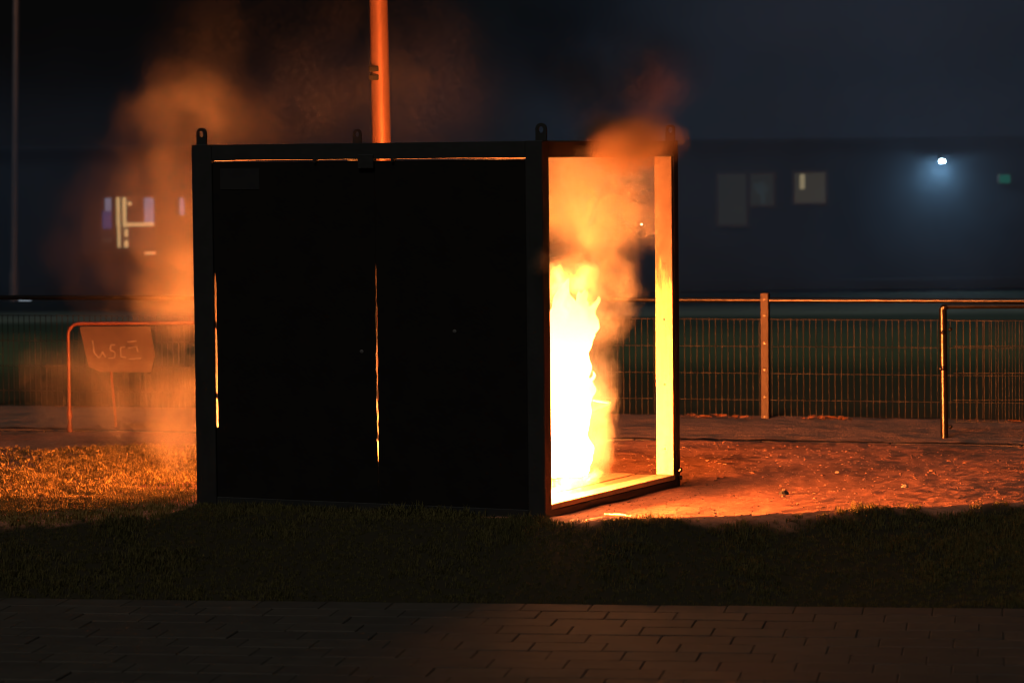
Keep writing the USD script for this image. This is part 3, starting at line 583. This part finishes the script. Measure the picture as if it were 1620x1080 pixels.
smoke('flame_wisps', [(P(888, 500, 21.2), (.17, .2, .32), 1.0), (P(898, 620, 21.2), (.145, .2, .42), 1.0), (P(900, 750, 21.2), (.15, .2, .25), 1.0), (P(918, 455, 21.2), (.17, .2, .19), 1.0), (P(880, 450, 21.2), (.15, .2, .22), 1.0)], 1.0, '', emit=((1.0, .40, .075), 48.0), nscale=11.0, lo=.44, hi=.62, detail=6.0, stretch=(1, 1, .42), parent=fire, warp=.22, wscale=5.0,
      cutters=(Bm(-5, W + 5, -3, .06, -1, 9), Bm(-9, W + 9, -9, 9, -3, .1)))

# ------------------------------------------------------------------ small loose things and ground cover
def lump(r, seed, sq=.7):
    t = trimesh.creation.icosphere(2, 1.0); v = t.vertices; v = v * (1 + .5 * (meshkit.fbm(v * 1.7 + seed * 9.1, 3, seed)[:, None] - .5)); t.vertices = v * np.array([r, r * .8, r * sq]); return t
for k, (px_, py_, r, lb) in enumerate([(1240, 780, .035, 'dark stone on the orange dirt nearest below the flat fence post'), (1432, 771, .025, 'small pale stone on the orange dirt right of the container'), (1325, 748, .02, 'tiny stone farther back on the orange dirt toward the fence')]):
    p = on_ground(px_, py_); p[2] = float(ground_z(p[0], p[1])) + r * .2
    st = lump(r, k + 2); st.apply_translation(p); obj('stone', st, M['stone'] if k else M['char'], label=lb, cat='stone')
a_, b_ = on_ground(957, 818), on_ground(999, 834)
for q in (a_, b_): q[2] = float(ground_z(q[0], q[1])) + .014
obj('stick', sweep([a_, (a_ + b_) / 2 + [0, 0, .006], b_], .006, 6), M['pine'], label='thin pale stick lying on the dirt before the opening', cat='stick')
em_ = trimesh.creation.icosphere(2, .0075); em_.apply_translation(P(1015, 355, 21.3)); obj('ember', em_, glow('ember_glow', (1, .55, .25), 6), label='tiny glowing ember floating in the smoke of the opening', cat='ember')

def instancer(name, protos, pos, scale, yaw, tilt=0.0, **kw):
    pi = UsdGeom.PointInstancer.Define(stage, path_for(name)); tag(pi, **kw)
    tg = []
    for k, (mesh_, mt_) in enumerate(protos):
        usdkit.mesh(stage, f'{pi.GetPath()}/prototypes/{name}_{k + 1:03d}', mesh_, mt_); tg.append(Sdf.Path(f'{pi.GetPath()}/prototypes/{name}_{k + 1:03d}'))
    n = len(pos); pi.CreatePrototypesRel().SetTargets(tg)
    pi.CreateProtoIndicesAttr(Vt.IntArray.FromNumpy(rng.integers(0, len(protos), n).astype(np.int32)))
    pi.CreatePositionsAttr(Vt.Vec3fArray.FromNumpy(np.asarray(pos, np.float32)))
    pi.CreateScalesAttr(Vt.Vec3fArray.FromNumpy(np.asarray(scale, np.float32)))
    q = [Gf.Quath(math.cos(a / 2), 0, 0, math.sin(a / 2)) for a in yaw]; pi.CreateOrientationsAttr(Vt.QuathArray(q))
def tuft(seed, nb, h, w, spread):
    r = np.random.default_rng(seed); V, F = [], []
    for _ in range(nb):
        a = r.uniform(0, 6.28); b = r.uniform(0, 6.28); o = np.array([math.cos(b), math.sin(b), 0]) * r.uniform(0, spread)
        d1 = np.array([math.cos(a), math.sin(a), 0]); sd = np.array([-d1[1], d1[0], 0]) * w; hh = h * r.uniform(.5, 1.1); ln = r.uniform(.15, .8) * hh
        i = len(V); V += [o - sd, o + sd, o - sd * .8 + d1 * ln * .3 + [0, 0, hh * .6], o + sd * .8 + d1 * ln * .3 + [0, 0, hh * .6], o + d1 * ln + [0, 0, hh]]
        F += [[i, i + 1, i + 3], [i, i + 3, i + 2], [i + 2, i + 3, i + 4]]
    return np.array(V), np.array(F)
def grass_mat(name, c1, c2):
    return usdkit.material(stage, '/World/Looks/' + name, {'oi': ('object_info', {}), 'r': ('rgb_ramp', {'ramp': [(0, c1), (1, c2)]}), 'd': ('diffuse_bsdf', {}), 't': ('translucent_bsdf', {}), 'm': ('mix_closure', {'fac': 0.3})},
        [('oi.random', 'r.fac'), ('r.color', 'd.color'), ('r.color', 't.color'), ('d.BSDF', 'm.closure1'), ('t.BSDF', 'm.closure2')], surface='m.closure')
GM, DM = grass_mat('bank_grass', (.095, .090, .034), (.155, .130, .054)), grass_mat('dry_grass_blades', (.17, .125, .04), (.40, .27, .10))
N = 26000
x = rng.uniform(-4.8, 4.9, N); y = edge(x) + rng.uniform(0.02, 2.5, N)
keep = (rng.random(N) < turf_amount(x, y)); x, y = x[keep], y[keep]
loc = (np.stack([x, y], 1) - Lc) @ np.stack([U, Nn], 1)
keep = ~((loc[:, 0] > -.02) & (loc[:, 0] < W + .02) & (loc[:, 1] > -.01)); x, y = x[keep], y[keep]
tall = 0.5 + 1.7 * np.clip(meshkit.fbm(np.stack([x, y, x * 0], -1) * 2.8, 3, 9) - .4, 0, 1) ** 1.1
lfr = (np.stack([x, y], 1) - Lc) @ np.stack([U, Nn], 1); tall = tall * np.where((lfr[:, 0] > -.4) & (lfr[:, 0] < W + .1) & (lfr[:, 1] > -.22), rng.uniform(1.0, 1.9, len(x)), 1.0)
sc = np.stack([tall, tall, tall * rng.uniform(.7, 1.25, len(x))], 1)
print('bank tufts', len(x))
instancer('grass', [(tuft(k, 11, .046, .0028, .035), GM) for k in range(5)], np.stack([x, y, ground_z(x, y) - .004], 1), sc, rng.uniform(0, 6.28, len(x)), label='short dark grass on the bank between pavement and container', cat='grass', kind='stuff')
N = 22000
x = rng.uniform(-5.2, -1.2, N); y = rng.uniform(20.2, 26.5, N)
pch = meshkit.fbm(np.stack([x, y, x * 0], -1) * 1.6, 3, 77)
keep = (rng.random(N) < left_turf(x, y) * np.clip((pch - .36) / .15, np.where(y < 21.3, .6, .25), 1)) & (turf_amount(x, y) < .6) & (y < fence_y(x) - 2.3); x, y = x[keep], y[keep]
loc = (np.stack([x, y], 1) - Lc) @ np.stack([U, Nn], 1)
keep = ~((loc[:, 0] > -.02) & (loc[:, 1] > -.01) & (loc[:, 1] < D)); x, y = x[keep], y[keep]
sc = rng.uniform(.6, 1.3, (len(x), 1)) * np.ones((1, 3)); print('dry tufts', len(x))
instancer('dry_grass', [(tuft(20 + k, 11, .036, .0032, .045), DM) for k in range(5)], np.stack([x, y, ground_z(x, y) - .004], 1), sc, rng.uniform(0, 6.28, len(x)), label='dry yellowish grass lit orange left of the container', cat='grass', kind='stuff')
# sparse blades and clods in the trodden dirt
N = 3800
x = rng.uniform(0.3, 4.9, N); y = rng.uniform(19.6, 26.8, N)
loc = (np.stack([x, y], 1) - Lc) @ np.stack([U, Nn], 1)
keep = ~((loc[:, 0] < W + .05) & (loc[:, 1] < D + .05)) & (y < fence_y(x) - 2.4) & (turf_amount(x, y) < .5); x, y = x[keep], y[keep]
CM = mat('clod', (0.20, 0.095, 0.055), 0.95, 0, 0.5, 30)
r = np.clip(rng.lognormal(-5.25, .45, len(x)), .003, .020); print('clods', len(x))
instancer('clods', [(lump(1.0, 30 + k, .42), CM) for k in range(4)], np.stack([x, y, ground_z(x, y) + r * .1], 1), r[:, None] * np.ones((1, 3)), rng.uniform(0, 6.28, len(x)), label='loose clods and crumbs on the trodden dirt right of the container', cat='clods', kind='stuff')
N = 260
x = rng.uniform(-0.2, 4.9, N); k_ = rng.normal(0, .05, N); y = fence_y(x) - .02 + k_
leafm = (np.array([[-.03, -.012, .004], [.03, -.014, .012], [.035, .014, .02], [-.02, .016, .018]]), np.array([[0, 1, 2], [0, 2, 3]]))
keep = meshkit.fbm(np.stack([x * 2.2, x * 0, x * 0], -1), 2, 3) > .5; x, y = x[keep], y[keep]
instancer('dry_leaves', [(leafm, M['leaf'])], np.stack([x, y, x * 0 + .012], 1), rng.uniform(.5, 1.5, (len(x), 1)) * np.ones((1, 3)), rng.uniform(0, 6.28, len(x)), label='scraps of dry leaves along the foot of the pitch fence', cat='leaves', kind='stuff')
